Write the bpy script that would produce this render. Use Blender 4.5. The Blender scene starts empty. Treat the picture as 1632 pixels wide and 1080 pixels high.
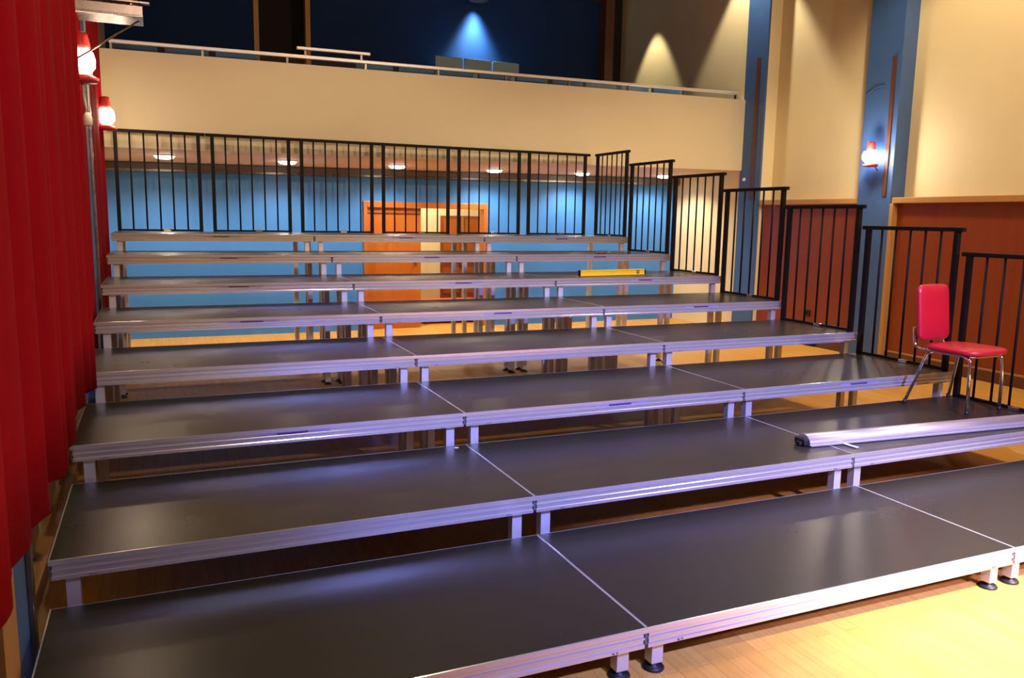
import bpy, bmesh, math, random
from mathutils import Vector, Matrix
random.seed(7)
S = bpy.context.scene
C = S.collection
PI = math.pi

# ------------------------------------------------------------ camera
cam_d = bpy.data.cameras.new('camera')
cam = bpy.data.objects.new('camera', cam_d); C.objects.link(cam)
R0 = ((0.91695147, -0.39863039, 0.01714099), (-0.04314735, -0.14177481, -0.98895814), (0.39665893, 0.90608704, -0.14720046))
rx, ry, rz = [Vector(r) for r in R0]
m = Matrix((rx, -ry, -rz)).transposed().to_4x4()
m.translation = Vector((-1.57299, -2.32207, 1.66845))
cam.matrix_world = m
cam_d.sensor_fit = 'HORIZONTAL'; cam_d.sensor_width = 36
cam_d.lens = 1287.84 / 1632 * 36
cam_d.clip_start = 0.02; cam_d.clip_end = 100
S.camera = cam

# ------------------------------------------------------------ world, exposure
w = bpy.data.worlds.new('world'); S.world = w; w.use_nodes = True
w.node_tree.nodes['Background'].inputs[0].default_value = (0.9, 0.7, 0.5, 1)
w.node_tree.nodes['Background'].inputs[1].default_value = 0.05
S.view_settings.view_transform = 'Standard'
S.view_settings.look = 'None'
S.view_settings.gamma = 1
S.view_settings.use_curve_mapping = False
S.view_settings.exposure = 0.0

# ------------------------------------------------------------ large lights
WARM = (1.0, 0.76, 0.45); VIOLET = (0.27, 0.31, 1.0)
def aim(o, loc, tgt):
    o.location = loc
    o.rotation_euler = (Vector(tgt) - Vector(loc)).to_track_quat('-Z', 'Y').to_euler()
def spot(name, loc, tgt, power, col, angle, blend=0.5, rad=0.08):
    l = bpy.data.lights.new(name, 'SPOT'); l.energy = power; l.color = col
    l.spot_size = math.radians(angle); l.spot_blend = blend; l.shadow_soft_size = rad
    o = bpy.data.objects.new(name, l); C.objects.link(o); aim(o, loc, tgt); return o
def area(name, loc, tgt, power, col, sx, sy):
    l = bpy.data.lights.new(name, 'AREA'); l.energy = power; l.color = col
    l.shape = 'RECTANGLE'; l.size = sx; l.size_y = sy
    o = bpy.data.objects.new(name, l); C.objects.link(o); aim(o, loc, tgt); return o
def point(name, loc, power, col, rad=0.05):
    l = bpy.data.lights.new(name, 'POINT'); l.energy = power; l.color = col; l.shadow_soft_size = rad
    o = bpy.data.objects.new(name, l); C.objects.link(o); o.location = loc; return o
# hall downlights near the ceiling, cones closed above balcony level
for (x, y, p) in ((-0.3, 0.5, 200), (4.6, -0.6, 390), (0.6, 4.2, 260), (4.9, 3.4, 430)):
    spot('hall_downlight', (x, y, 5.9), (x, y, 0), p, WARM, 128, 0.35, 0.10)
# floodlights on the hall side that wash the balcony front and the walls
spot('wash_light', (-1.1, -4.8, 4.3), (0.6, 7.7, 2.2), 520, (1.0, 0.74, 0.56), 48, 0.6, 0.06)
spot('wash_light', (4.0, -4.8, 4.5), (3.6, 7.7, 2.3), 900, (1.0, 0.80, 0.52), 52, 0.6, 0.06)
# violet stage wash from behind the camera
spot('stage_wash', (0.6, -5.6, 5.4), (1.7, 1.4, 0.35), 8500, VIOLET, 42, 0.9, 0.12)
spot('stage_wash', (-0.8, -5.6, 5.4), (-0.9, 1.4, 0.4), 700, (0.50, 0.52, 1.0), 36, 0.9, 0.10)  # weaker extra spot, added to cool the frame fronts on the left
spot('floor_wash', (3.0, -3.6, 5.4), (2.6, -1.3, 0.0), 7500, (1.0, 0.84, 0.78), 44, 0.7, 0.12)
spot('stage_wash', (2.6, -6.0, 4.6), (2.0, -0.4, 0.1), 3200, (0.72, 0.50, 1.0), 26, 0.9, 0.15)
# balcony downlights
spot('balcony_light', (6.20, 10.25, 5.56), (6.20, 10.25, 3.2), 170, (1.0, 0.86, 0.55), 64, 0.4, 0.03)
spot('balcony_light', (6.30, 7.65, 6.0), (6.30, 7.65, 3.2), 420, (1.0, 0.84, 0.60), 74, 0.35, 0.03)
spot('balcony_light', (3.64, 11.33, 5.31), (3.64, 11.36, 3.2), 1100, (0.50, 0.85, 0.85), 78, 1.0, 0.10)
for x in (-1.2, 1.5, 4.2):
    spot('balcony_light', (x, 8.5, 6.2), (x, 8.2, 3.2), 60, (0.8, 0.9, 1.0), 36, 0.6, 0.05)

# ------------------------------------------------------------ materials
def mat(name, col, rough=0.5, metal=0.0, noise=0.0, scale=8.0, bump=0.0, spec=0.5, stretch=None, emit=None, estr=0, rvar=0.0, coat=0.0, sheen=0.0):
    M = bpy.data.materials.new(name); M.use_nodes = True
    nt = M.node_tree; b = nt.nodes['Principled BSDF']
    b.inputs['Base Color'].default_value = (*col, 1)
    b.inputs['Roughness'].default_value = rough
    b.inputs['Metallic'].default_value = metal
    b.inputs['Specular IOR Level'].default_value = spec
    b.inputs['Coat Weight'].default_value = coat
    b.inputs['Sheen Weight'].default_value = sheen
    tc = nt.nodes.new('ShaderNodeTexCoord'); mp = nt.nodes.new('ShaderNodeMapping')
    nt.links.new(tc.outputs['Object'], mp.inputs[0])
    if stretch: mp.inputs['Scale'].default_value = stretch
    n = nt.nodes.new('ShaderNodeTexNoise'); n.inputs['Scale'].default_value = scale; n.inputs['Detail'].default_value = 5
    nt.links.new(mp.outputs[0], n.inputs[0])
    if noise:
        r = nt.nodes.new('ShaderNodeMix'); r.data_type = 'RGBA'
        r.inputs['A'].default_value = (*[c * (1 - noise) for c in col], 1)
        r.inputs['B'].default_value = (*[min(1, c * (1 + noise)) for c in col], 1)
        nt.links.new(n.outputs[0], r.inputs[0]); nt.links.new(r.outputs['Result'], b.inputs['Base Color'])
    if rvar:
        mr = nt.nodes.new('ShaderNodeMapRange'); mr.inputs[3].default_value = rough - rvar; mr.inputs[4].default_value = rough + rvar
        nt.links.new(n.outputs[0], mr.inputs[0]); nt.links.new(mr.outputs[0], b.inputs['Roughness'])
    if bump:
        bp = nt.nodes.new('ShaderNodeBump'); bp.inputs['Strength'].default_value = bump; bp.inputs['Distance'].default_value = 0.01
        nt.links.new(n.outputs[0], bp.inputs['Height']); nt.links.new(bp.outputs[0], b.inputs['Normal'])
    if emit:
        b.inputs['Emission Color'].default_value = (*emit, 1); b.inputs['Emission Strength'].default_value = estr
    return M

def deck_material():
    M = mat('black_phenolic_board', (0.030, 0.027, 0.024), 0.30, spec=0.5)
    nt = M.node_tree; b = nt.nodes['Principled BSDF']; L = nt.links.new
    geo = nt.nodes.new('ShaderNodeNewGeometry')
    n1 = nt.nodes.new('ShaderNodeTexNoise'); n1.inputs['Scale'].default_value = 2.3; n1.inputs['Detail'].default_value = 6; n1.inputs['Roughness'].default_value = 0.65
    L(geo.outputs['Position'], n1.inputs[0])
    mr = nt.nodes.new('ShaderNodeMapRange'); mr.inputs[1].default_value = 0.3; mr.inputs[2].default_value = 0.75
    mr.inputs[3].default_value = 0.27; mr.inputs[4].default_value = 0.31
    L(n1.outputs[0], mr.inputs[0]); L(mr.outputs[0], b.inputs['Roughness'])
    # scuffs and scratches
    mp = nt.nodes.new('ShaderNodeMapping'); mp.inputs['Scale'].default_value = (3, 22, 3); mp.inputs['Rotation'].default_value = (0, 0, 0.6)
    n2 = nt.nodes.new('ShaderNodeTexNoise'); n2.inputs['Scale'].default_value = 2.0; n2.inputs['Detail'].default_value = 8
    L(geo.outputs['Position'], mp.inputs[0]); L(mp.outputs[0], n2.inputs[0])
    r2 = nt.nodes.new('ShaderNodeMapRange'); r2.inputs[1].default_value = 0.70; r2.inputs[2].default_value = 0.95
    L(n2.outputs[0], r2.inputs[0])
    n3 = nt.nodes.new('ShaderNodeTexNoise'); n3.inputs['Scale'].default_value = 140; L(geo.outputs['Position'], n3.inputs[0])
    r3 = nt.nodes.new('ShaderNodeMapRange'); r3.inputs[1].default_value = 0.3; r3.inputs[2].default_value = 0.8; r3.inputs[3].default_value = 0.0; r3.inputs[4].default_value = 0.22
    L(n3.outputs[0], r3.inputs[0])
    ad = nt.nodes.new('ShaderNodeMath'); ad.operation = 'ADD'; ad.use_clamp = True
    L(r2.outputs[0], ad.inputs[0]); L(r3.outputs[0], ad.inputs[1])
    mx = nt.nodes.new('ShaderNodeMix'); mx.data_type = 'RGBA'
    mx.inputs['A'].default_value = (0.021, 0.0205, 0.0155, 1); mx.inputs['B'].default_value = (0.052, 0.048, 0.040, 1)
    L(ad.outputs[0], mx.inputs[0]); L(mx.outputs['Result'], b.inputs['Base Color'])
    bp = nt.nodes.new('ShaderNodeBump'); bp.inputs['Strength'].default_value = 0.12; bp.inputs['Distance'].default_value = 0.0008
    L(n3.outputs[0], bp.inputs['Height']); L(bp.outputs[0], b.inputs['Normal'])
    return M

def plank_material(name, c1, c2, mortar, rough):
    M = bpy.data.materials.new(name); M.use_nodes = True
    nt = M.node_tree; b = nt.nodes['Principled BSDF']; L = nt.links.new
    geo = nt.nodes.new('ShaderNodeNewGeometry'); mp = nt.nodes.new('ShaderNodeMapping')
    mp.inputs['Rotation'].default_value = (0, 0, PI / 2)
    L(geo.outputs['Position'], mp.inputs[0])
    br = nt.nodes.new('ShaderNodeTexBrick'); L(mp.outputs[0], br.inputs[0])
    br.inputs['Scale'].default_value = 1.0; br.inputs['Brick Width'].default_value = 1.3; br.inputs['Row Height'].default_value = 0.075
    br.inputs['Mortar Size'].default_value = 0.0009; br.inputs['Bias'].default_value = 0.0
    br.inputs['Color1'].default_value = (*c1, 1); br.inputs['Color2'].default_value = (*c2, 1); br.inputs['Mortar'].default_value = (*mortar, 1)
    m2 = nt.nodes.new('ShaderNodeMapping'); m2.inputs['Scale'].default_value = (28, 1.6, 1)
    L(geo.outputs['Position'], m2.inputs[0])
    n = nt.nodes.new('ShaderNodeTexNoise'); n.inputs['Scale'].default_value = 1.5; n.inputs['Detail'].default_value = 6
    L(m2.outputs[0], n.inputs[0])
    mx = nt.nodes.new('ShaderNodeMix'); mx.data_type = 'RGBA'; mx.blend_type = 'MULTIPLY'; mx.inputs[0].default_value = 0.35
    L(br.outputs[0], mx.inputs['A']); L(n.outputs[0], mx.inputs['B'])
    L(mx.outputs['Result'], b.inputs['Base Color'])
    b.inputs['Roughness'].default_value = rough; b.inputs['Specular IOR Level'].default_value = 0.3
    return M

def wood_material(name, c1, c2, rough=0.45, scale=1.0):
    M = bpy.data.materials.new(name); M.use_nodes = True
    nt = M.node_tree; b = nt.nodes['Principled BSDF']; L = nt.links.new
    geo = nt.nodes.new('ShaderNodeNewGeometry'); mp = nt.nodes.new('ShaderNodeMapping')
    mp.inputs['Scale'].default_value = (14 * scale, 14 * scale, 0.7 * scale)
    L(geo.outputs['Position'], mp.inputs[0])
    n = nt.nodes.new('ShaderNodeTexNoise'); n.inputs['Scale'].default_value = 1.6; n.inputs['Detail'].default_value = 8; n.inputs['Distortion'].default_value = 0.6
    L(mp.outputs[0], n.inputs[0])
    mx = nt.nodes.new('ShaderNodeMix'); mx.data_type = 'RGBA'
    mx.inputs['A'].default_value = (*c1, 1); mx.inputs['B'].default_value = (*c2, 1)
    L(n.outputs[0], mx.inputs[0]); L(mx.outputs['Result'], b.inputs['Base Color'])
    b.inputs['Roughness'].default_value = rough
    return M

def alu_material(name, col, rough, metal=0.8):
    M = bpy.data.materials.new(name); M.use_nodes = True
    nt = M.node_tree; b = nt.nodes['Principled BSDF']; L = nt.links.new
    b.inputs['Metallic'].default_value = metal; b.inputs['Base Color'].default_value = (*col, 1)
    geo = nt.nodes.new('ShaderNodeNewGeometry'); mp = nt.nodes.new('ShaderNodeMapping')
    mp.inputs['Scale'].default_value = (2, 2, 120)
    L(geo.outputs['Position'], mp.inputs[0])
    n = nt.nodes.new('ShaderNodeTexNoise'); n.inputs['Scale'].default_value = 3; n.inputs['Detail'].default_value = 4
    L(mp.outputs[0], n.inputs[0])
    r = nt.nodes.new('ShaderNodeMapRange'); r.inputs[3].default_value = rough - 0.02; r.inputs[4].default_value = rough + 0.03
    L(n.outputs[0], r.inputs[0]); L(r.outputs[0], b.inputs['Roughness'])
    bp = nt.nodes.new('ShaderNodeBump'); bp.inputs['Strength'].default_value = 0.015; bp.inputs['Distance'].default_value = 0.0003
    L(n.outputs[0], bp.inputs['Height']); L(bp.outputs[0], b.inputs['Normal'])
    return M

M_DECK = deck_material()
M_ALU = alu_material('aluminium_profile', (0.68, 0.68, 0.67), 0.20, 0.68)
M_LEG = alu_material('aluminium_leg', (0.66, 0.65, 0.66), 0.45, 0.6)
M_FLOOR = plank_material('honey_wood_floor', (0.82, 0.43, 0.085), (0.76, 0.38, 0.07), (0.42, 0.18, 0.04), 0.5)
M_CREAM = mat('cream_wall_paint', (0.78, 0.67, 0.42), 0.7, noise=0.05, scale=1.5, bump=0.03)
M_FASCIA = mat('cream_fascia_paint', (0.78, 0.68, 0.46), 0.65, noise=0.05, scale=0.9)
M_BLUE = mat('blue_wall_paint', (0.05, 0.22, 0.64), 0.42, noise=0.06, scale=2, spec=0.4)
M_PILLAR = mat('blue_pillar_paint', (0.055, 0.13, 0.36), 0.45, noise=0.12, scale=5, spec=0.4)
M_BLUE_SHADE = mat('shaded_blue_wall_paint', (0.006, 0.026, 0.105), 0.75, noise=0.05, scale=2, spec=0.2)  # same blue as the lower wall, darkened to paint in the unlit balcony
M_SOFFIT = mat('soffit_paint', (0.74, 0.54, 0.36), 0.6, noise=0.04, scale=3)
M_CEIL = mat('ceiling_paint', (0.20, 0.16, 0.12), 0.8, noise=0.05)
M_PANEL = wood_material('red_brown_panelling', (0.20, 0.030, 0.004), (0.27, 0.052, 0.006), 0.38)
M_TRIM = wood_material('oak_trim', (0.42, 0.22, 0.07), (0.52, 0.28, 0.10), 0.4)
M_DOOR = wood_material('orange_door_veneer', (0.40, 0.105, 0.010), (0.47, 0.135, 0.014), 0.35)
M_DOORDK = wood_material('brown_door_veneer', (0.26, 0.07, 0.015), (0.32, 0.10, 0.02), 0.4)
M_BROWN = wood_material('dark_brown_wood', (0.10, 0.035, 0.018), (0.14, 0.05, 0.025), 0.5)
M_AMBER = wood_material('amber_frame_wood', (0.45, 0.18, 0.03), (0.52, 0.24, 0.05), 0.4)
M_BLACK = mat('black_powder_coat', (0.003, 0.0025, 0.0025), 0.6, spec=0.25, noise=0.1, scale=40)
M_RUBBER = mat('black_rubber', (0.01, 0.01, 0.01), 0.5, noise=0.1, scale=30)
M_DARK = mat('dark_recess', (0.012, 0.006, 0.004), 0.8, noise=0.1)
M_GREYTRIM = mat('dark_grey_trunking', (0.11, 0.10, 0.11), 0.4, noise=0.06)
M_WHITE = mat('white_paint', (0.75, 0.73, 0.68), 0.4, noise=0.03)
M_CHROME = mat('chrome', (0.82, 0.82, 0.84), 0.09, metal=1.0, rvar=0.02)
M_RED = mat('red_vinyl', (0.48, 0.008, 0.022), 0.33, noise=0.08, scale=60, bump=0.05, coat=0.2)
M_PINK = mat('coral_red_panel', (0.70, 0.10, 0.09), 0.5, noise=0.05)
M_CURTAIN = mat('red_velvet', (0.29, 0.001, 0.007), 0.8, noise=0.12, scale=30, bump=0.08, spec=0.1)
M_YELLOW = mat('yellow_level_paint', (0.86, 0.56, 0.02), 0.35, noise=0.03)
M_VIAL = mat('vial_fluid', (0.45, 0.65, 0.12), 0.1, noise=0.05)
M_PURPLE = mat('purple_label', (0.06, 0.025, 0.19), 0.4, noise=0.05)
M_LILAC = mat('lilac_label', (0.30, 0.24, 0.52), 0.4, noise=0.05)
M_SEAT = mat('blue_seat_fabric', (0.06, 0.20, 0.42), 0.8, noise=0.15, scale=50)
M_SEATW = mat('pale_seat_shell', (0.30, 0.42, 0.50), 0.5, noise=0.05)
M_STEEL = mat('galvanised_steel', (0.24, 0.20, 0.17), 0.28, metal=0.9, noise=0.1, scale=14, rvar=0.08)
M_RAIL = mat('pale_metal_handrail', (0.80, 0.76, 0.72), 0.35, metal=0.4, noise=0.04)
M_LANT = mat('red_lantern_enamel', (0.55, 0.05, 0.04), 0.3, noise=0.08)
M_PLUG = mat('white_plastic', (0.8, 0.78, 0.74), 0.35, noise=0.03)
M_BULB = mat('lamp_glass_lit', (1, 0.9, 0.75), 0.3, emit=(1.0, 0.86, 0.66), estr=22)
M_BULBW = mat('lamp_glass_white', (1, 1, 1), 0.3, emit=(0.95, 0.95, 1.0), estr=26)
M_DISC = mat('downlight_lit', (1, 0.95, 0.85), 0.3, emit=(1.0, 0.88, 0.70), estr=14)
def glass_mat():
    M = bpy.data.materials.new('balcony_glass'); M.use_nodes = True
    b = M.node_tree.nodes['Principled BSDF']
    b.inputs['Base Color'].default_value = (0.88, 0.93, 0.96, 1); b.inputs['Transmission Weight'].default_value = 1.0
    b.inputs['Roughness'].default_value = 0.02; b.inputs['IOR'].default_value = 1.45
    n = M.node_tree.nodes.new('ShaderNodeTexNoise'); n.inputs['Scale'].default_value = 3
    r = M.node_tree.nodes.new('ShaderNodeMapRange'); r.inputs[3].default_value = 0.01; r.inputs[4].default_value = 0.05
    M.node_tree.links.new(n.outputs[0], r.inputs[0]); M.node_tree.links.new(r.outputs[0], b.inputs['Roughness'])
    return M
M_GLASS = glass_mat()

# ------------------------------------------------------------ mesh helpers
def box(bm, x0, y0, z0, x1, y1, z1, bev=0.0, mi=0):
    vs = [bm.verts.new(c) for c in ((x0,y0,z0),(x1,y0,z0),(x1,y1,z0),(x0,y1,z0),(x0,y0,z1),(x1,y0,z1),(x1,y1,z1),(x0,y1,z1))]
    fs = [bm.faces.new([vs[i] for i in f]) for f in ((0,3,2,1),(4,5,6,7),(0,1,5,4),(1,2,6,5),(2,3,7,6),(3,0,4,7))]
    for f in fs: f.material_index = mi
    if bev:
        es = list({e for f in fs for e in f.edges})
        bmesh.ops.bevel(bm, geom=es, offset=bev, segments=2, profile=0.6, affect='EDGES')
    return vs
def cyl(bm, c, r, h, seg=20, r2=None, axis='z'):
    r2 = r if r2 is None else r2
    ret = bmesh.ops.create_cone(bm, cap_ends=True, segments=seg, radius1=r, radius2=r2, depth=h)
    vs = ret['verts']
    if axis == 'x': bmesh.ops.rotate(bm, verts=vs, matrix=Matrix.Rotation(PI/2, 3, 'Y'))
    if axis == 'y': bmesh.ops.rotate(bm, verts=vs, matrix=Matrix.Rotation(PI/2, 3, 'X'))
    bmesh.ops.translate(bm, verts=vs, vec=Vector(c))
    return vs
def lathe(bm, c, prof, seg=24):
    rings = []
    for r, z in prof:
        rings.append([bm.verts.new((c[0] + r*math.cos(2*PI*i/seg), c[1] + r*math.sin(2*PI*i/seg), c[2] + z)) for i in range(seg)])
    for a, b in zip(rings, rings[1:]):
        for i in range(seg):
            f = bm.faces.new((a[i], a[(i+1) % seg], b[(i+1) % seg], b[i])); f.smooth = True
    bm.faces.new(list(reversed(rings[0]))); bm.faces.new(rings[-1])
def fillet(pts, r, n=5):
    out = [Vector(pts[0])]
    for i in range(1, len(pts) - 1):
        a, b, c = Vector(pts[i-1]), Vector(pts[i]), Vector(pts[i+1])
        da, dc = (a-b), (c-b); rr = min(r, da.length*0.45, dc.length*0.45)
        p, q = b + da.normalized()*rr, b + dc.normalized()*rr
        for k in range(n+1):
            t = k/n; out.append(p*(1-t)**2 + b*2*t*(1-t) + q*t*t)
    out.append(Vector(pts[-1])); return out
def tube(bm, pts, r, seg=10, rad=0.0):
    P = fillet(pts, rad) if rad else [Vector(p) for p in pts]
    rings = []; up = None
    for i, p in enumerate(P):
        d = (P[min(i+1, len(P)-1)] - P[max(i-1, 0)]).normalized()
        if up is None: up = Vector((0,0,1)) if abs(d.z) < 0.9 else Vector((1,0,0))
        s = d.cross(up).normalized(); up = s.cross(d).normalized()
        rings.append([bm.verts.new(p + s*math.cos(2*PI*k/seg)*r + up*math.sin(2*PI*k/seg)*r) for k in range(seg)])
    for a, b in zip(rings, rings[1:]):
        for k in range(seg):
            f = bm.faces.new((a[k], a[(k+1) % seg], b[(k+1) % seg], b[k])); f.smooth = True
    bm.faces.new(list(reversed(rings[0]))); bm.faces.new(rings[-1])
def obj(name, bm, mats, parent=None, loc=None):
    bmesh.ops.recalc_face_normals(bm, faces=bm.faces)
    me = bpy.data.meshes.new(name); bm.to_mesh(me); bm.free()
    for mm in (mats if isinstance(mats, (list, tuple)) else [mats]): me.materials.append(mm)
    o = bpy.data.objects.new(name, me); C.objects.link(o)
    if parent: o.parent = parent
    if loc: o.location = loc
    return o
def tag(o, label, cat, group=None, kind=None):
    o['label'] = label; o['category'] = cat
    if group: o['group'] = group
    if kind: o['kind'] = kind
    return o
def thing(name, label, cat, loc=(0,0,0), rz=0.0, group=None):
    o = bpy.data.objects.new(name, None); C.objects.link(o)
    o.empty_display_size = 0.1; o.location = loc; o.rotation_euler = (0, 0, rz)
    return tag(o, label, cat, group)
def struct(name, bm, mats, label=None, parent=None):
    o = obj(name, bm, mats, parent)
    if not parent: o['kind'] = 'structure'
    if label: o['label'] = label
    return o
def dup(root, loc, rz=0.0, label=None, group=None):
    def rec(o, par):
        c = o.copy(); C.objects.link(c); c.parent = par
        for ch in kids.get(o, []): rec(ch, c)
        return c
    kids = {}
    for o in root.children_recursive: kids.setdefault(o.parent, []).append(o)
    r = rec(root, None); r.location = loc; r.rotation_euler = (0, 0, rz)
    if label: r['label'] = label
    if group: r['group'] = group
    return r
def B(*a, **k):
    bm = bmesh.new(); box(bm, *a, **k); return bm

# ------------------------------------------------------------ room shell
YB = 9.4; ZC = 6.9
struct('floor', B(-2.4, -7.0, -0.15, 7.0, 12.2, 0.0), M_FLOOR, 'honey coloured strip wood hall floor')
struct('ceiling', B(-2.5, -7.1, ZC, 7.1, 12.2, ZC + 0.1), M_CEIL, 'hall ceiling')
struct('wall_front', B(-2.5, -7.15, 0, 7.1, -7.0, ZC), M_CREAM, 'cream wall behind the camera')
# back wall, lower, with the door opening
bm = bmesh.new()
DX0, DX1, DZ = 1.17, 3.10, 1.885
box(bm, -2.2, YB, 0, DX0, YB + 0.15, 2.45); box(bm, DX1, YB, 0, 6.75, YB + 0.15, 2.45); box(bm, DX0, YB, DZ, DX1, YB + 0.15, 2.45)
struct('wall_back', bm, M_BLUE, 'bright blue wall under the balcony')
# right wall: cream recessed part with reveals, plain part under and over the balcony
bm = bmesh.new()
box(bm, 6.80, -7.0, 0, 7.0, 7.31, ZC)
box(bm, 6.60, 7.31, 0, 7.0, 12.2, ZC)
struct('wall_right', bm, M_CREAM, 'cream wall on the right')
# pilasters and their dark strips
for i, (y0, y1, ztop, s0, s1, zs) in enumerate(((4.95, 5.46, ZC, 5.02, 5.075, 3.66), (7.32, 7.775, ZC, 7.45, 7.515, 4.05))):
    t = struct('trim_%d' % (i + 1), B(6.575, y0, 0, 6.85, y1, ztop), M_PILLAR, ('blue wall pillar carrying the lit lamp', 'blue wall pillar at the end of the balcony front')[i])
    bm = bmesh.new(); box(bm, 6.560, s0, 2.02, 6.574, s1, zs, bev=0.003)
    obj('cable_strip', bm, M_BROWN, t)
    if i == 1:
        bm = bmesh.new(); cyl(bm, (6.565, 7.66, 2.31), 0.025, 0.02, 16, axis='x'); obj('round_button', bm, M_PLUG, t)
    else:
        bm = bmesh.new()
        tube(bm, [(6.568, 5.44, 3.25), (6.565, 5.35, 3.31), (6.567, 5.26, 3.34), (6.568, 5.16, 3.33)], 0.006, 6, 0.05)
        obj('wire', bm, M_PILLAR, t)
# the panelling (each bay), ledge trim, skirting
for i, (y0, y1) in enumerate(((-7.0, 4.93), (5.47, 7.30))):
    bm = bmesh.new(); box(bm, 6.655, y0, 0.0, 6.80, y1, 1.93)
    t = struct('trim_%d' % (i + 3), bm, M_PANEL, ('red brown wood panelling right of the lamp pillar', 'red brown wood panelling between the two blue pillars')[i])
    bm = bmesh.new(); box(bm, 6.575, y0, 1.93, 6.80, y1, 2.0, bev=0.008); obj('ledge', bm, M_TRIM, t)
    bm = bmesh.new(); box(bm, 6.63, y0, 0.0, 6.655, y1, 0.12, bev=0.004); obj('skirting', bm, M_BROWN, t)
    bm = bmesh.new(); box(bm, 6.638, y0, 0.12, 6.655, y1, 0.14, bev=0.002); obj('skirting_cap', bm, M_TRIM, t)
    if i == 0:
        bm = bmesh.new(); box(bm, 6.57, 4.90, 0.0, 6.655, 4.95, 1.93, bev=0.004); obj('end_post', bm, M_TRIM, t)
# left wall with pillars
bm = bmesh.new()
box(bm, -2.45, -7.0, 0, -2.16, 7.7, ZC); box(bm, -2.45, 7.7, 0, -2.16, 12.2, ZC)
struct('wall_left', bm, M_CREAM, 'left hall wall behind the red curtains')
for i, (y0, y1, lab) in enumerate(((0.60, 0.90, 'blue wall pillar at the lower left corner'), (5.02, 5.42, 'blue wall pillar between the far red curtains'))):
    t = struct('trim_%d' % (i + 5), B(-2.16, y0, 0, -2.055, y1, ZC), M_PILLAR, lab)
    bm = bmesh.new(); box(bm, -2.055, y1 - 0.05, 0, -2.035, y1, ZC, bev=0.004); obj('metal_strip', bm, M_STEEL, t)
t = struct('trim_7', B(-2.16, 0.36, 0, -2.05, 0.595, ZC), M_TRIM, 'brown wooden upright beside the near blue pillar')
t = struct('trim_8', B(-2.16, -2.0, 0, -2.07, 0.355, ZC), M_PILLAR, 'dark blue wall strip at the left frame edge')
struct('baseboard_left', B(-2.16, 0.92, 0, -2.10, 7.6, 0.09, bev=0.005), M_TRIM, 'wooden skirting along the left wall')

# ------------------------------------------------------------ balcony
def tl(x): return 0.009 * (x + 2)
def tilt(bm, verts=None):
    for v in bm.verts: v.co.z += tl(v.co.x)
YF = 7.74
bm = bmesh.new()
prof = [(YF, 2.37), (YF, 3.405), (YF + 0.14, 3.405), (YF + 0.14, 2.95), (YB + 2.1, 2.95), (YB + 2.1, 2.6), (YB - 0.001, 2.31), (YF + 0.1, 2.365)]
for a in (-2.155, 6.595):
    pass
va = [bm.verts.new((-2.155, y, z)) for y, z in prof]; vb = [bm.verts.new((6.594, y, z)) for y, z in prof]
bm.faces.new(va); bm.faces.new(list(reversed(vb)))
for i in range(len(prof)):
    j = (i + 1) % len(prof); f = bm.faces.new((va[i], va[j], vb[j], vb[i]))
    if i in (6, 5): f.material_index = 1
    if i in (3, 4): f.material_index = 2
tilt(bm)
bal = struct('balcony', bm, [M_FASCIA, M_SOFFIT, M_DARK], 'cream balcony front across the hall')
# dark trunking and pale strip at the top of the blue wall
bm = bmesh.new(); box(bm, -2.155, YB - 0.06, 2.225, 6.594, YB - 0.002, 2.30); tilt(bm)
t = struct('trim_9', bm, M_GREYTRIM, 'dark grey trunking along the top of the blue wall')
bm = bmesh.new(); box(bm, -2.155, YB - 0.05, 2.195, 6.594, YB - 0.002, 2.222); tilt(bm); obj('pale_strip', bm, M_STEEL, t)
# soffit downlights
LP = [(-1.457, 8.458), (0.007, 8.625), (1.49, 8.714), (3.0, 8.872), (4.481, 8.911), (5.961, 8.89)]
NL = ['leftmost, above the first back railing panel', 'second from the left', 'third from the left, above the doorway', 'third from the right', 'second from the right, at the railing corner', 'rightmost, near the cream wall']
for (x, y), nl in zip(LP, NL):
    z = 2.37 + tl(x) - (y - 7.84) * 0.0353
    d = thing('ceiling_downlight', 'round lit downlight in the balcony underside, ' + nl, 'ceiling light', (x, y, z), 0, 'downlights under the balcony')
    bm = bmesh.new(); lathe(bm, (0,0,0), [(0.14, 0.0), (0.14, -0.010), (0.115, -0.014), (0.115, 0.0)]); obj('trim_ring', bm, M_WHITE, d)
    bm = bmesh.new(); lathe(bm, (0,0,0), [(0.108, -0.004), (0.112, -0.022), (0.095, -0.040), (0.05, -0.048)]); obj('lens', bm, M_DISC, d)
    spot('downlight_beam', (x, y, z - 0.07), (x, y, 0), 95, (1.0, 0.86, 0.66), 150, 0.6, 0.06)
# balcony railing
br = thing('balcony_railing', 'pale metal handrail with low glass panels along the balcony front', 'railing', (0, 0, 0))
YR = YF + 0.05
bm = bmesh.new(); box(bm, -1.97, YR - 0.03, 3.475, 6.46, YR + 0.03, 3.515, bev=0.008); tilt(bm); obj('handrail', bm, M_RAIL, br)
bm = bmesh.new(); box(bm, 0.02, YR - 0.025, 3.575, 0.90, YR + 0.025, 3.61, bev=0.008); tilt(bm); obj('raised_handrail', bm, M_RAIL, br)
for x in (0.12, 0.79):
    bm = bmesh.new(); box(bm, x - 0.012, YR - 0.012, 3.515, x + 0.012, YR + 0.012, 3.575); tilt(bm); obj('rail_post', bm, M_STEEL, br)
xs = [-1.95 + 0.93 * i for i in range(10)]
for x in xs:
    bm = bmesh.new(); box(bm, x - 0.012, YR - 0.015, 3.405, x + 0.012, YR + 0.015, 3.475); tilt(bm); obj('rail_post', bm, M_STEEL, br)
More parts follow.
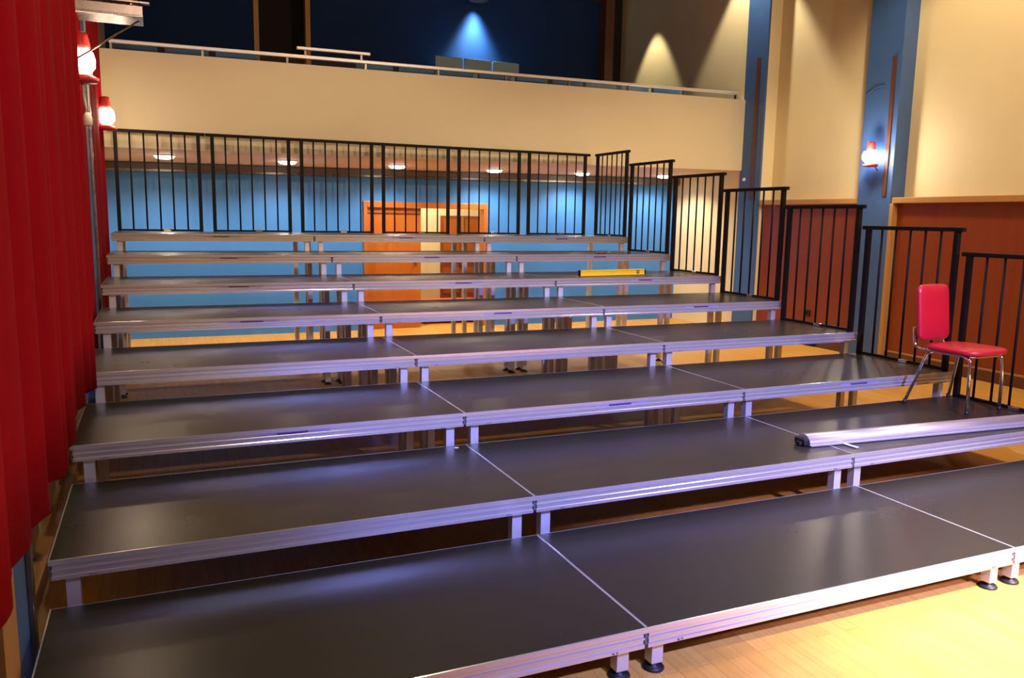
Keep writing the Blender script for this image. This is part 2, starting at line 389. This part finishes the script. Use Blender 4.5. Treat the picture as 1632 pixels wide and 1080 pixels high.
for x in xs[:-1]:
    bm = bmesh.new(); box(bm, x + 0.02, YR - 0.005, 3.406, x + 0.91, YR + 0.005, 3.474); tilt(bm); obj('glass_panel', bm, M_GLASS, br)
# upper back wall with doorway and timber
YU = 11.5
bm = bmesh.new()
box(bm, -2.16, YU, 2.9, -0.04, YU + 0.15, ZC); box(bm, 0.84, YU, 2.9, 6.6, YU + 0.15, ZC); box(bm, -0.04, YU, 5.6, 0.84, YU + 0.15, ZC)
struct('wall_gallery', bm, M_BLUE_SHADE, 'blue wall behind the balcony seats, shade put into its colour')
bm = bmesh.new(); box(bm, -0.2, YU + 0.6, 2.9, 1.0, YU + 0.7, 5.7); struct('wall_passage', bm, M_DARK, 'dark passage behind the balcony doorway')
d2 = bpy.data.objects.new('door_2', None); C.objects.link(d2); d2['kind'] = 'structure'; d2['label'] = 'dark balcony doorway with amber wooden frame'
bm = bmesh.new(); box(bm, -0.05, YU - 0.03, 2.95, 0.03, YU + 0.15, 5.65, bev=0.005); obj('door_jamb', bm, M_AMBER, d2)
bm = bmesh.new(); box(bm, 0.75, YU - 0.03, 2.95, 0.83, YU + 0.15, 5.65, bev=0.005); obj('door_jamb', bm, M_AMBER, d2)
bm = bmesh.new(); box(bm, 0.03, YU - 0.03, 5.57, 0.75, YU + 0.15, 5.65, bev=0.005); obj('door_head', bm, M_AMBER, d2)
bm = bmesh.new(); box(bm, 6.14, YU - 0.25, 2.95, 6.32, YU - 0.005, ZC); struct('trim_10', bm, M_BROWN, 'brown timber upright at the right end of the shaded blue balcony wall')
bm = bmesh.new(); box(bm, 6.33, YU - 0.06, 2.95, 6.595, YU - 0.005, ZC); struct('trim_11', bm, M_DARK, 'narrow strip painted dark as the shaded gap in the balcony corner')  # dark sheet painting the shade of the gap beside the timber
bm = bmesh.new(); box(bm, 5.2, YU - 0.2, 5.66, 6.13, YU - 0.005, 5.85); struct('trim_12', bm, M_BROWN, 'brown header over the balcony wall')
# lamp housings above the balcony
for x, y, z, lab in ((3.62, 11.2, 5.33, 'small dark lamp housing casting a blue pool on the balcony wall'),):
    h = thing('wall_lamp', lab, 'lamp', (x, y, z))
    bm = bmesh.new(); box(bm, -0.19, 0, 0.28, 0.19, 0.295, 0.34, bev=0.01); obj('bracket', bm, M_BLACK, h)
    bm = bmesh.new(); lathe(bm, (0,0,0), [(0.16, 0.0), (0.17, 0.02), (0.12, 0.2), (0.06, 0.28), (0.03, 0.31)]); obj('lamp_shade', bm, M_BROWN, h)
# seats
def seat(loc, label, m_back, top):
    s = thing('balcony_chair', label, 'seat', loc, 0, 'seats on the balcony')
    bm = bmesh.new()
    box(bm, -0.24, 0.0, 0.35, 0.24, 0.07, top, bev=0.025); obj('backrest', bm, m_back, s)
    bm = bmesh.new(); box(bm, -0.22, 0.08, 0.36, 0.22, 0.45, 0.44, bev=0.02); obj('seat', bm, m_back, s)
    for sx in (-0.235, 0.235):
        bm = bmesh.new(); tube(bm, [(sx, 0.05, 0), (sx, 0.05, 0.35)], 0.014, 8); obj('leg', bm, M_STEEL, s)
    return s
xs_s = [-1.72, -1.17, -0.62, 1.05, 1.6, 2.15, 2.7, 3.25, 3.8, 4.35, 4.9, 5.45]
for i, x in enumerate(xs_s):
    seat((x, 8.15, 2.95 + tl(x)), 'blue seat in the front balcony row behind the glass, number %d from the left' % (i + 1) if False else
         ['blue seat at the left end of the front balcony row', 'blue balcony seat second from the left', 'blue balcony seat just left of the doorway', 'blue balcony seat just right of the doorway',
          'blue balcony seat under the end of the raised handrail', 'blue front row balcony seat left of the blue light pool', 'blue front row balcony seat below the left edge of the light pool', 'blue front row balcony seat in the middle of the light pool',
          'blue front row balcony seat right of the light pool', 'blue front row balcony seat third from the right end', 'blue balcony seat second from the right end', 'blue seat at the right end of the front balcony row'][i], M_SEAT, 0.63)
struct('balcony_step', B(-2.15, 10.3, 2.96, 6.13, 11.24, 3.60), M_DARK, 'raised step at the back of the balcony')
for i, x in enumerate((2.94, 3.45, 3.96)):
    seat((x, 10.75, 3.601), ('pale', 'pale', 'pale')[i] + ' raised seat back under the blue light pool, ' + ('leftmost of three', 'middle of three', 'rightmost of three')[i], M_SEATW, 0.68)

# ------------------------------------------------------------ doorway under the balcony
d1 = bpy.data.objects.new('door_1', None); C.objects.link(d1); d1['kind'] = 'structure'; d1['label'] = 'orange wooden double door, left leaf shut, right side open'
bm = bmesh.new(); box(bm, 1.171, YB - 0.03, 0, 1.23, YB + 0.15, 1.884, bev=0.004); obj('door_jamb', bm, M_DOOR, d1)
bm = bmesh.new(); box(bm, 3.04, YB - 0.03, 0, 3.099, YB + 0.15, 1.884, bev=0.004); obj('door_jamb', bm, M_DOOR, d1)
bm = bmesh.new(); box(bm, 1.23, YB - 0.03, 1.80, 3.04, YB + 0.15, 1.884, bev=0.004); obj('door_head', bm, M_DOOR, d1)
bm = bmesh.new(); box(bm, 1.232, YB + 0.06, 0.01, 2.06, YB + 0.11, 1.798, bev=0.004); lf = obj('door_leaf', bm, M_DOOR, d1)
bm = bmesh.new(); box(bm, 1.24, YB + 0.03, 1.72, 2.05, YB + 0.059, 1.797); obj('header_shadow', bm, M_DOORDK, d1)  # darker strip paints the shadow of the door head onto the leaf
bm = bmesh.new(); box(bm, 1.96, YB + 0.035, 0.95, 1.985, YB + 0.059, 1.12, bev=0.004); obj('door_handle', bm, M_STEEL, lf)
# passage behind
bm = bmesh.new()
box(bm, 1.0, YB + 1.75, 0, 2.93, YB + 1.85, 2.3); box(bm, 3.75, YB + 1.75, 0, 4.0, YB + 1.85, 2.3); box(bm, 2.93, YB + 1.75, 1.70, 3.75, YB + 1.85, 2.3)
box(bm, 0.9, YB + 0.15, 0, 1.0, YB + 1.85, 2.3); box(bm, 4.0, YB + 0.15, 0, 4.1, YB + 1.85, 2.3); box(bm, 0.9, YB + 0.15, 2.3, 4.1, YB + 1.85, 2.38)
struct('wall_corridor', bm, M_CREAM, 'cream corridor wall seen through the doorway')
d3 = bpy.data.objects.new('door_3', None); C.objects.link(d3); d3['kind'] = 'structure'; d3['label'] = 'brown glazed door at the end of the corridor'
bm = bmesh.new(); box(bm, 2.931, YB + 1.76, 0, 3.749, YB + 1.80, 1.699)
lf = obj('door_leaf', bm, M_DOORDK, d3)
for x0 in (2.99, 3.39):
    for z0, z1 in ((0.35, 0.80), (0.88, 1.22), (1.30, 1.64)):
        bm = bmesh.new(); box(bm, x0, YB + 1.745, z0, x0 + 0.30, YB + 1.759, z1, bev=0.004); obj('door_panel', bm, M_DOOR, lf)
bm = bmesh.new(); box(bm, 3.32, YB + 1.74, 0.02, 3.36, YB + 1.759, 1.69); obj('meeting_strip', bm, M_AMBER, lf)
bm = bmesh.new(); cyl(bm, (3.30, YB + 1.73, 0.84), 0.02, 0.04, 12, axis='y'); obj('door_handle', bm, M_STEEL, lf)
b = thing('red_bench', 'coral red low bench standing in the corridor behind the open doorway', 'bench', (2.71, YB + 0.60, 0))
bm = bmesh.new(); box(bm, -0.50, -0.2, 0.05, 0.50, 0.25, 0.30, bev=0.01); obj('front_panel', bm, M_PINK, b)
bm = bmesh.new(); box(bm, -0.52, -0.22, 0.30, 0.52, 0.27, 0.36, bev=0.012); obj('seat', bm, M_PINK, b)
for sx in (-0.44, 0.44):
    bm = bmesh.new(); box(bm, sx - 0.03, -0.16, 0.0, sx + 0.03, 0.2, 0.05); obj('leg', bm, M_RUBBER, b)
point('corridor_light', (2.6, YB + 0.9, 2.15), 40, (1.0, 0.85, 0.6), 0.1)
# little dark things by the far walls
b = thing('wall_box', 'small dark box standing on the floor in front of the blue wall', 'box', (4.16, 8.6, 0))
bm = bmesh.new(); box(bm, -0.035, -0.03, 0, 0.035, 0.03, 0.26, bev=0.006); obj('body', bm, M_BROWN, b)
bm = bmesh.new(); cyl(bm, (0, -0.033, 0.2), 0.012, 0.006, 12, axis='y'); obj('knob', bm, M_PLUG, b)
b = thing('wall_socket', 'small black socket low on the panelling between the blue pillars', 'socket', (6.654, 6.257, 0.40))
bm = bmesh.new(); box(bm, -0.03, -0.05, 0.0, 0, 0.05, 0.09, bev=0.008); obj('plate', bm, M_RUBBER, b)
bm = bmesh.new(); cyl(bm, (-0.034, 0, 0.05), 0.022, 0.02, 14, axis='x'); obj('plug', bm, M_BLACK, b)
b = thing('floor_vent', 'flat black grille at the foot of the panelling between the blue pillars', 'grille', (6.629, 6.35, 0.0))
bm = bmesh.new(); box(bm, -0.02, -0.30, 0.005, 0, 0.30, 0.11, bev=0.003); obj('frame', bm, M_RUBBER, b)
bm = bmesh.new()
for k in range(4): box(bm, -0.026, -0.28, 0.02 + k*0.022, -0.02, 0.28, 0.03 + k*0.022)
obj('slats', bm, M_BLACK, b)

# ------------------------------------------------------------ stage platforms
D, DH, H0 = 0.9577, 0.1795, 0.2025
DY = [-0.0038, 0.008, 0.0097, 0.0105, -0.0032, -0.0042, -0.0036, -0.0005]
DZ = [0.0023, -0.0005, 0.0008, -0.0015, -0.0017, -0.0054, 0.0051, 0.0009]
TL = [-0.0013, 0.002, 0.0017, 0.0019, 0.002, 0.002, 0.0014, -0.0002]
PW, PD, FH = 2.0, 0.944, 0.080
def ty(t): return (t-1)*D + DY[t-1]
def tz(t): return H0 + (t-1)*DH + DZ[t-1]
def frame_mesh():
    prof = [(0.0055, 0.0), (0.0, -0.001), (0.0, -0.021), (0.0055, -0.0245), (0.0055, -0.036), (0.0015, -0.0395), (0.0015, -0.0465), (0.0055, -0.050),
            (0.0055, -0.062), (0.0015, -0.066), (0.0015, -0.0795), (0.003, -0.080), (0.040, -0.080), (0.040, -0.007), (0.0055, -0.007)]
    bm = bmesh.new(); L = []
    for ins, z in prof:
        sx = ins if z > -0.022 else ins + 0.006
        L.append([bm.verts.new(c) for c in ((sx, ins, z), (PW - sx, ins, z), (PW - sx, PD - ins, z), (sx, PD - ins, z))])
    for i in range(len(L)):
        a, b2 = L[i], L[(i+1) % len(L)]
        for k in range(4):
            bm.faces.new((a[k], a[(k+1) % 4], b2[(k+1) % 4], b2[k]))
    return bm
fm = None
def make_platform(t, label):
    global fm
    zt = tz(t)
    root = thing('stage_platform', label, 'stage platform', (0, 0, 0), 0, 'stage platforms of the stepped seating stand')
    bm = bmesh.new(); box(bm, 0.0058, 0.0058, -0.0065, PW - 0.0058, PD - 0.0058, -0.0006); obj('deck', bm, M_DECK, root)
    bm = frame_mesh(); obj('frame', bm, M_ALU, root)
    for (x, y) in ((0.075, 0.062), (PW - 0.075, 0.062), (0.075, PD - 0.062), (PW - 0.075, PD - 0.062)):
        bm = bmesh.new(); box(bm, x - 0.025, y - 0.025, -zt + 0.030, x + 0.025, y + 0.025, -0.0805, bev=0.003)
        lg = obj('leg', bm, M_LEG, root)
        bm = bmesh.new(); lathe(bm, (x, y, -zt), [(0.040, 0.0), (0.042, 0.006), (0.036, 0.014), (0.014, 0.018), (0.014, 0.0295)], 20); obj('foot', bm, M_RUBBER, lg)
    for x in (0.0005, PW - 0.0055):
        bm = bmesh.new(); box(bm, x, 0.006, -0.070, x + 0.005, 0.03, -0.026); obj('seam_shade_clip', bm, M_GREYTRIM, root)  # clips coloured dark so the seam gap looks shaded
    for x in (0.14, PW - 0.14):
        bm = bmesh.new(); cyl(bm, (x, 0.002, -0.072), 0.0042, 0.008, 10, axis='y'); cyl(bm, (x + 0.016, 0.002, -0.072), 0.0035, 0.006, 10, axis='y'); obj('bolt', bm, M_GREYTRIM, root)
    if t >= 5 or t == 3:
        bm = bmesh.new(); box(bm, 0.955, 0.0045, -0.0352, 1.115, 0.0054, -0.0252); lb = obj('label_sticker', bm, M_PURPLE, root)
        lb['label'] = 'purple and lilac sticker on the frame'
        bm = bmesh.new(); box(bm, 0.86, 0.0045, -0.0352, 0.954, 0.0054, -0.0252); obj('sticker_end', bm, M_LILAC, lb)
        bm = bmesh.new(); box(bm, 1.116, 0.0045, -0.0352, 1.23, 0.0054, -0.0252); obj('sticker_end', bm, M_LILAC, lb)
    return root
ORD = ['lowest', 'second', 'third', 'fourth', 'fifth', 'sixth', 'seventh', 'topmost']
for t in range(1, 9):
    n = ORD[t-1] + ' tier' + ('' if t in (1, 8) else ' from the floor')
    labs = ['black topped aluminium stage platform, left one of the ' + n, 'black topped aluminium stage platform, middle one of the ' + n, 'black topped aluminium stage platform, right one of the ' + n]
    base = make_platform(t, labs[0])
    for j in range(3):
        x = -2.0 + 2.0 * j
        o = base if j == 0 else dup(base, (0, 0, 0), 0, labs[j])
        o.location = (x, ty(t), tz(t))

# ------------------------------------------------------------ railings
def make_railing(L, label, group):
    r = thing('guard_railing', label, 'railing', (0, 0, 0), 0, group)
    h = L / 2
    bm = bmesh.new(); box(bm, -h, -0.021, 1.066, h, 0.021, 1.099, bev=0.008); obj('top_rail', bm, M_BLACK, r)
    bm = bmesh.new(); box(bm, -0.40, -0.012, 0.003, 0.40, 0.012, 0.025, bev=0.003); obj('bottom_rail', bm, M_BLACK, r)
    for x in (-0.42, 0.42):
        bm = bmesh.new(); box(bm, x - 0.019, -0.019, 0.001, x + 0.019, 0.019, 1.072, bev=0.003); obj('post', bm, M_BLACK, r)
    for k in range(5):
        x = -0.42 + 0.14 * (k + 1)
        bm = bmesh.new(); tube(bm, [(x, 0, 0.02), (x, 0, 1.070)], 0.0092, 8); obj('baluster', bm, M_BLACK, r)
    bm = bmesh.new(); box(bm, 0.02, -0.040, 0.0005, 0.10, -0.013, 0.03, bev=0.004); obj('clamp', bm, M_CHROME, r)
    return r
p0 = make_railing(0.984, 'black back railing panel at the left end of the top tier', 'black guard railing panels')
bl = ['black back railing panel at the left end of the top tier', 'black back railing panel second from the left', 'black back railing panel in front of the left edge of the door', 'black back railing panel in front of the open door side',
      'black back railing panel just right of the doorway', 'black back railing panel at the corner of the top tier']
for j in range(6):
    loc = (-1.53 + 0.9865 * j, ty(8) + PD - 0.035, tz(8))
    o = p0 if j == 0 else dup(p0, loc, 0, bl[j])
    o.location = loc
sl = {8: 'black side railing panel on the topmost tier', 7: 'black side railing panel on the seventh tier, second highest', 6: 'black side railing panel on the sixth tier in front of the cream wall',
      5: 'black side railing panel on the fifth tier in front of the blue pillar', 4: 'black side railing panel on the fourth tier in front of the panelling', 3: 'black side railing panel on the third tier behind the red chair',
      2: 'black side railing panel on the second tier right of the red chair'}
p1 = None
for t in range(2, 9):
    y = ty(t) + 0.475 if t < 8 else ty(t) + 0.45
    if p1 is None: p1 = make_railing(0.955, sl[t], 'black guard railing panels'); o = p1; o.location = (3.972, y, tz(t)); o.rotation_euler = (0, 0, -PI/2)
    else: o = dup(p1, (3.972, y, tz(t)), -PI/2, sl[t])
    if t == 8: o.scale = (0.90, 1, 1)

# ------------------------------------------------------------ curtains
def curtain(name, y0, y1, xm, amp, z0, z1, wl, label, seed, hem=0.03):
    rnd = random.Random(seed); n = int((y1 - y0) / 0.012); nz = 16
    bm = bmesh.new(); grid = []
    ph = [0.0]
    for i in range(n): ph.append(ph[-1] + (y1 - y0) / n * 2 * PI / wl * rnd.uniform(0.72, 1.3) )
    A = [amp * (0.75 + 0.4 * math.sin(i * 0.037 + seed)) for i in range(n + 1)]
    for side in (0, 1):
        g = []
        for k in range(nz + 1):
            f = k / nz; row = []
            for i in range(n + 1):
                y = y0 + (y1 - y0) * i / n
                s = math.sin(ph[i] + 0.35 * math.sin(f * 2.2 + i * 0.02)) ; s2 = math.sin(ph[i] * 0.37 + 1.1 * seed)
                s = 2.0 * abs(math.sin(0.5 * (ph[i] + 0.35 * math.sin(f * 2.2 + i * 0.02)))) ** 0.62 - 1.0
                x = xm + A[i] * (0.85 + 0.15 * f) * s + amp * 0.45 * s2 * (1 - 0.2 * f) - side * 0.012
                zb = z0 + hem * math.sin(ph[i] * 0.5 + seed) * (1 - f) + 0.012 * s * (1 - f)
                row.append(bm.verts.new((x, y + 0.008 * s2, zb + (z1 - z0) * f)))
            g.append(row)
        grid.append(g)
        for k in range(nz):
            for i in range(n):
                fc = bm.faces.new((g[k][i], g[k][i+1], g[k+1][i+1], g[k+1][i])); fc.smooth = True
    a, b2 = grid
    for i in range(n):
        bm.faces.new((a[0][i], a[0][i+1], b2[0][i+1], b2[0][i])); bm.faces.new((a[nz][i], a[nz][i+1], b2[nz][i+1], b2[nz][i]))
    for k in range(nz):
        bm.faces.new((a[k][0], a[k+1][0], b2[k+1][0], b2[k][0])); bm.faces.new((a[k][n], a[k+1][n], b2[k+1][n], b2[k][n]))
    return tag(obj(name, bm, M_CURTAIN), label, 'curtain', 'red curtains on the left wall')
curtain('red_curtain', -1.2, 2.84, -1.985, 0.046, 0.665, 6.0, 0.21, 'large red pleated curtain filling the left edge, nearest of three', 1, 0.02)
curtain('red_curtain', 3.02, 4.90, -2.060, 0.022, 0.62, 6.0, 0.20, 'red pleated curtain behind the first lantern, middle of three', 2)
curtain('red_curtain', 5.58, 7.15, -2.060, 0.022, 0.55, 6.0, 0.20, 'red pleated curtain under the second lantern, farthest of three', 3)

# ------------------------------------------------------------ lanterns
def lantern(loc, label, sgn, bulb, power, col, s=1.0, cord=True, g=1.12):
    r = thing('wall_lantern', label, 'lantern', loc, 0, None)
    bm = bmesh.new(); lathe(bm, (0,0,0), [(0.02*s, -0.135*s), (0.085*s, -0.13*s), (0.092*s, -0.105*s), (0.06*s, -0.09*s), (0.055*s, -0.075*s)]); obj('base_dish', bm, M_LANT, r)
    bm = bmesh.new(); lathe(bm, (0,0,0), [(0.045*s*g, -0.075*s), (0.066*s*g, -0.04*s), (0.068*s*g, 0.0), (0.058*s*g, 0.045*s), (0.045*s, 0.065*s)]); obj('lamp_glass', bm, bulb, r)
    bm = bmesh.new(); lathe(bm, (0,0,0), [(0.05*s, 0.06*s), (0.052*s, 0.085*s), (0.04*s, 0.14*s), (0.038*s, 0.16*s), (0.015*s, 0.165*s)]); obj('cap', bm, M_LANT, r)
    bm = bmesh.new(); tube(bm, [(0, 0, 0.16*s), (0, 0.055*s, 0.18*s), (0, 0.09*s, 0.0), (0, 0.085*s, -0.105*s)], 0.004, 6, 0.03); obj('wire_handle', bm, M_LANT, r)
    bm = bmesh.new(); tube(bm, [(sgn*0.075*s, 0, -0.12*s), (sgn*0.12, 0, -0.17*s)], 0.008, 8); obj('wall_arm', bm, M_LANT, r)
    if cord:
        bm = bmesh.new(); tube(bm, [(0, 0.01, -0.135*s), (0.0, 0.012, -0.22*s), (0.012, 0.03, -0.30*s)], 0.009, 8, 0.05); obj('cord', bm, M_PLUG, r)
        bm = bmesh.new(); lathe(bm, (0.014, 0.035, -0.385*s), [(0.026, 0.0), (0.03, 0.005), (0.03, 0.05), (0.022, 0.08), (0.012, 0.09)]); obj('lamp_socket', bm, M_PLUG, r)
    point('lantern_glow', (loc[0] - sgn*0.15*s, loc[1] - 0.02, loc[2] - 0.01), power, col, 0.04)
    return r
lantern((-1.995, 4.09, 2.685), 'red lantern glowing above the middle curtain, nearer of the two on the left', -1, M_BULB, 8, (1.0, 0.75, 0.5), 1.12)
lantern((-1.995, 6.88, 2.615), 'red lantern glowing at the far end of the left wall', -1, M_BULB, 8, (1.0, 0.75, 0.5), 1.1, False)
L3 = lantern((6.44, 5.17, 2.50), 'dazzling white wall lantern on the right blue pillar', 1, M_BULBW, 30, (1.0, 0.84, 0.62), 1.0, False, 1.5)

# metal shelf bracket above the lantern
b = thing('lamp_bracket', 'silver metal shelf bracket with diagonal strut high above the nearer lantern', 'bracket', (0, 0, 0))
bm = bmesh.new(); box(bm, -2.00, 3.85, 2.955, -1.60, 4.15, 2.965); box(bm, -2.00, 3.85, 2.965, -1.60, 3.86, 3.03, bev=0.002); box(bm, -2.00, 4.14, 2.965, -1.60, 4.15, 3.03); box(bm, -1.61, 3.86, 2.965, -1.60, 4.14, 3.03)
obj('tray', bm, M_STEEL, b)
bm = bmesh.new(); box(bm, -2.00, 3.80, 3.03, -1.555, 3.84, 3.045, bev=0.003); box(bm, -2.00, 3.80, 2.94, -1.61, 3.848, 2.952, bev=0.003); obj('edge_rail', bm, M_STEEL, b)
bm = bmesh.new(); tube(bm, [(-1.625, 3.95, 2.95), (-1.935, 3.95, 2.725), (-2.03, 3.95, 2.66)], 0.006, 8); obj('strut', bm, M_STEEL, b)
bm = bmesh.new(); tube(bm, [(-1.655, 3.99, 2.966), (-1.655, 3.99, 3.4)], 0.022, 12); obj('upright', bm, M_STEEL, b)
bm = bmesh.new(); lathe(bm, (-1.84, 3.99, 2.966), [(0.06, 0), (0.075, 0.03), (0.05, 0.07), (0.02, 0.08)]); obj('lamp_glass', bm, M_BULB, b)

# ------------------------------------------------------------ red chair
ZC2 = tz(2) + 0.007
ch = thing('red_chair', 'red vinyl chair with chrome legs standing on the right of the second tier', 'chair', (3.635, 1.60, ZC2), 0.06)
def rounded_slab(bm, w, d, z0, z1, r, n=7, dome=0.0, taper=0.0, rim=0.010):
    pts = []
    for cx, cy, a0 in ((w/2 - r, d/2 - r, 0), (-w/2 + r, d/2 - r, PI/2), (-w/2 + r, -d/2 + r, PI), (w/2 - r, -d/2 + r, 1.5*PI)):
        for k in range(n + 1):
            a = a0 + PI/2*k/n; pts.append((cx + r*math.cos(a), cy + r*math.sin(a)))
    hz = z1 - z0
    lay = [(-rim, 0.0), (0, 0.15), (0.004, 0.5), (0, 0.8), (-rim*1.2, 0.95), (-w*0.18, 1.0 + dome*0.6), (-w*0.36, 1.0 + dome)]
    rings = []
    for ins, f in lay:
        ring = []
        for (x, y) in pts:
            q = 1 + ins / (w/2); ring.append(bm.verts.new((x*q*(1 + taper*y/d), y*q, z0 + hz*f)))
        rings.append(ring)
    N = len(pts)
    for a, b2 in zip(rings, rings[1:]):
        for i in range(N):
            f = bm.faces.new((a[i], a[(i+1) % N], b2[(i+1) % N], b2[i])); f.smooth = True
    bm.faces.new(list(reversed(rings[0]))); f = bm.faces.new(rings[-1]); f.smooth = True
SH = 0.435
bm = bmesh.new(); rounded_slab(bm, 0.43, 0.42, SH - 0.028, SH + 0.012, 0.12, dome=0.25, taper=-0.10); obj('seat', bm, M_RED, ch, (0, -0.03, 0))
bm = bmesh.new(); rounded_slab(bm, 0.33, 0.40, 0.0, 0.042, 0.055, dome=0.10, taper=0.0, rim=0.012)
bmesh.ops.rotate(bm, verts=bm.verts, matrix=Matrix.Rotation(PI/2 - 0.11, 3, 'X'))
o = obj('backrest', bm, M_RED, ch, (-0.01, 0.260, 0.655))
bm = bmesh.new()
tube(bm, [(0.17, 0.05, SH - 0.038), (0.16, -0.19, SH - 0.038), (-0.16, -0.19, SH - 0.038), (-0.17, 0.05, SH - 0.038), (-0.165, 0.17, SH - 0.036), (0.165, 0.17, SH - 0.036), (0.17, 0.06, SH - 0.038)], 0.010, 10, 0.05)
obj('seat_frame', bm, M_CHROME, ch)
for sx in (-1, 1):
    bm = bmesh.new(); tube(bm, [(sx*0.150, 0.14, SH - 0.037), (sx*0.158, 0.25, SH - 0.036), (sx*0.155, 0.268, SH + 0.06), (sx*0.150, 0.275, SH + 0.12)], 0.0115, 10, 0.05); obj('back_support', bm, M_CHROME, ch)
    bm = bmesh.new(); tube(bm, [(sx*0.165, -0.13, SH - 0.040), (sx*0.175, -0.185, SH - 0.050), (sx*0.182, -0.195, SH - 0.12), (sx*0.180, -0.200, 0.016)], 0.0115, 10, 0.04)
    lg = obj('leg', bm, M_CHROME, ch)
    bm = bmesh.new(); lathe(bm, (sx*0.180, -0.200, 0.0), [(0.012, 0), (0.014, 0.004), (0.013, 0.03)], 12); obj('leg_cap', bm, M_RUBBER, lg)
    bm = bmesh.new(); tube(bm, [(sx*0.165, 0.10, SH - 0.040), (sx*0.180, 0.135, SH - 0.06), (sx*0.245, 0.232, 0.016)], 0.0115, 10, 0.03)
    lg = obj('leg', bm, M_CHROME, ch)
    bm = bmesh.new(); lathe(bm, (sx*0.245, 0.232, 0.0), [(0.012, 0), (0.014, 0.004), (0.013, 0.03)], 12); obj('leg_cap', bm, M_RUBBER, lg)

# ------------------------------------------------------------ aluminium profile lying on tier 2
a = math.atan2(1.044 - 1.165, 3.56 - 1.867)
b = thing('aluminium_beam', 'long spare aluminium beam lying across the second tier in front of the chair', 'beam', (1.862, 1.165, tz(2) + 0.0035), a)
sec = [(0, 0), (0, 0.020), (0.006, 0.032), (0.024, 0.050), (0.040, 0.058), (0.062, 0.060), (0.085, 0.056), (0.100, 0.046), (0.108, 0.030), (0.110, 0.0)]
bm = bmesh.new()
va = [bm.verts.new((0.0 - 0.0 * y, y, z)) for y, z in sec]; vb = [bm.verts.new((2.06, y, z)) for y, z in sec]
bm.faces.new(va); bm.faces.new(list(reversed(vb)))
for i in range(len(sec)):
    j = (i+1) % len(sec); f = bm.faces.new((va[i], va[j], vb[j], vb[i])); f.smooth = i in (2,3,4,5,6,7)
obj('body', bm, alu_material('beam_aluminium', (0.80, 0.80, 0.84), 0.36), b)
bm = bmesh.new(); box(bm, -0.035, 0.008, 0.002, -0.001, 0.100, 0.040, bev=0.008); box(bm, -0.05, 0.03, 0.002, -0.034, 0.07, 0.022, bev=0.004)
obj('end_cap', bm, M_RUBBER, b)['label'] = 'dark ragged end of the beam'
bm = bmesh.new(); box(bm, 0.0, -0.012, 0.0, 2.06, -0.0005, 0.006); obj('foot_flange', bm, M_ALU, b)
b = thing('white_strip', 'short white strip lying on the deck before the aluminium beam', 'strip', (2.105, 1.10, tz(2) + 0.0035), 0.08)
bm = bmesh.new(); box(bm, -0.013, -0.052, 0, 0.013, 0.045, 0.003, bev=0.0008); obj('body', bm, M_WHITE, b)
bm = bmesh.new(); box(bm, -0.013, 0.030, 0.003, 0.013, 0.045, 0.005); obj('folded_end', bm, M_WHITE, b)
b = tag(obj('paper_scrap', B(-0.012, -0.008, 0, 0.012, 0.008, 0.002, bev=0.0005), M_WHITE, None, (-0.075, 1.86, tz(2))), 'tiny white scrap on the second tier near the middle seam', 'scrap')

# ------------------------------------------------------------ spirit level on tier 6
a = math.atan2(5.095 - 4.963, 3.234 - 2.358)
lv = thing('spirit_level', 'yellow spirit level lying on the right platform of the sixth tier', 'spirit level', (2.358, 4.963, tz(6) + 0.0045), a)
bm = bmesh.new()
box(bm, 0.012, 0.0, 0.0, 0.87, 0.026, 0.010, bev=0.001); box(bm, 0.012, 0.0, 0.050, 0.87, 0.026, 0.060, bev=0.001); box(bm, 0.012, 0.005, 0.008, 0.87, 0.021, 0.052)
obj('body', bm, M_YELLOW, lv)
for x0 in (0.0, 0.87):
    bm = bmesh.new(); box(bm, x0, -0.001, -0.0005, x0 + 0.012, 0.027, 0.061, bev=0.002); obj('end_cap', bm, M_BLACK, lv)
bm = bmesh.new(); box(bm, 0.41, 0.001, 0.038, 0.47, 0.025, 0.0605, bev=0.002); obj('vial', bm, M_VIAL, lv)
bm = bmesh.new(); cyl(bm, (0.78, 0.004, 0.030), 0.019, 0.006, 20, axis='y'); v = obj('plumb_ring', bm, M_BLACK, lv)
bm = bmesh.new(); cyl(bm, (0.78, 0.0005, 0.030), 0.010, 0.004, 16, axis='y'); obj('plumb_vial', bm, M_VIAL, v)
for x in (0.70, 0.74):
    pass
# small chrome clamp parts lying on the seventh tier corner
b = thing('chrome_clamp', 'shiny clamp lying at the right corner of the seventh tier', 'clamp', (3.02, ty(7) + 0.05, tz(7) + 0.002), 0.1)
bm = bmesh.new(); box(bm, 0, 0, 0, 0.12, 0.05, 0.018, bev=0.004); obj('plate', bm, M_CHROME, b)
bm = bmesh.new(); tube(bm, [(0.12, 0.025, 0.012), (0.20, 0.03, 0.012)], 0.009, 8); obj('bolt', bm, M_CHROME, b)
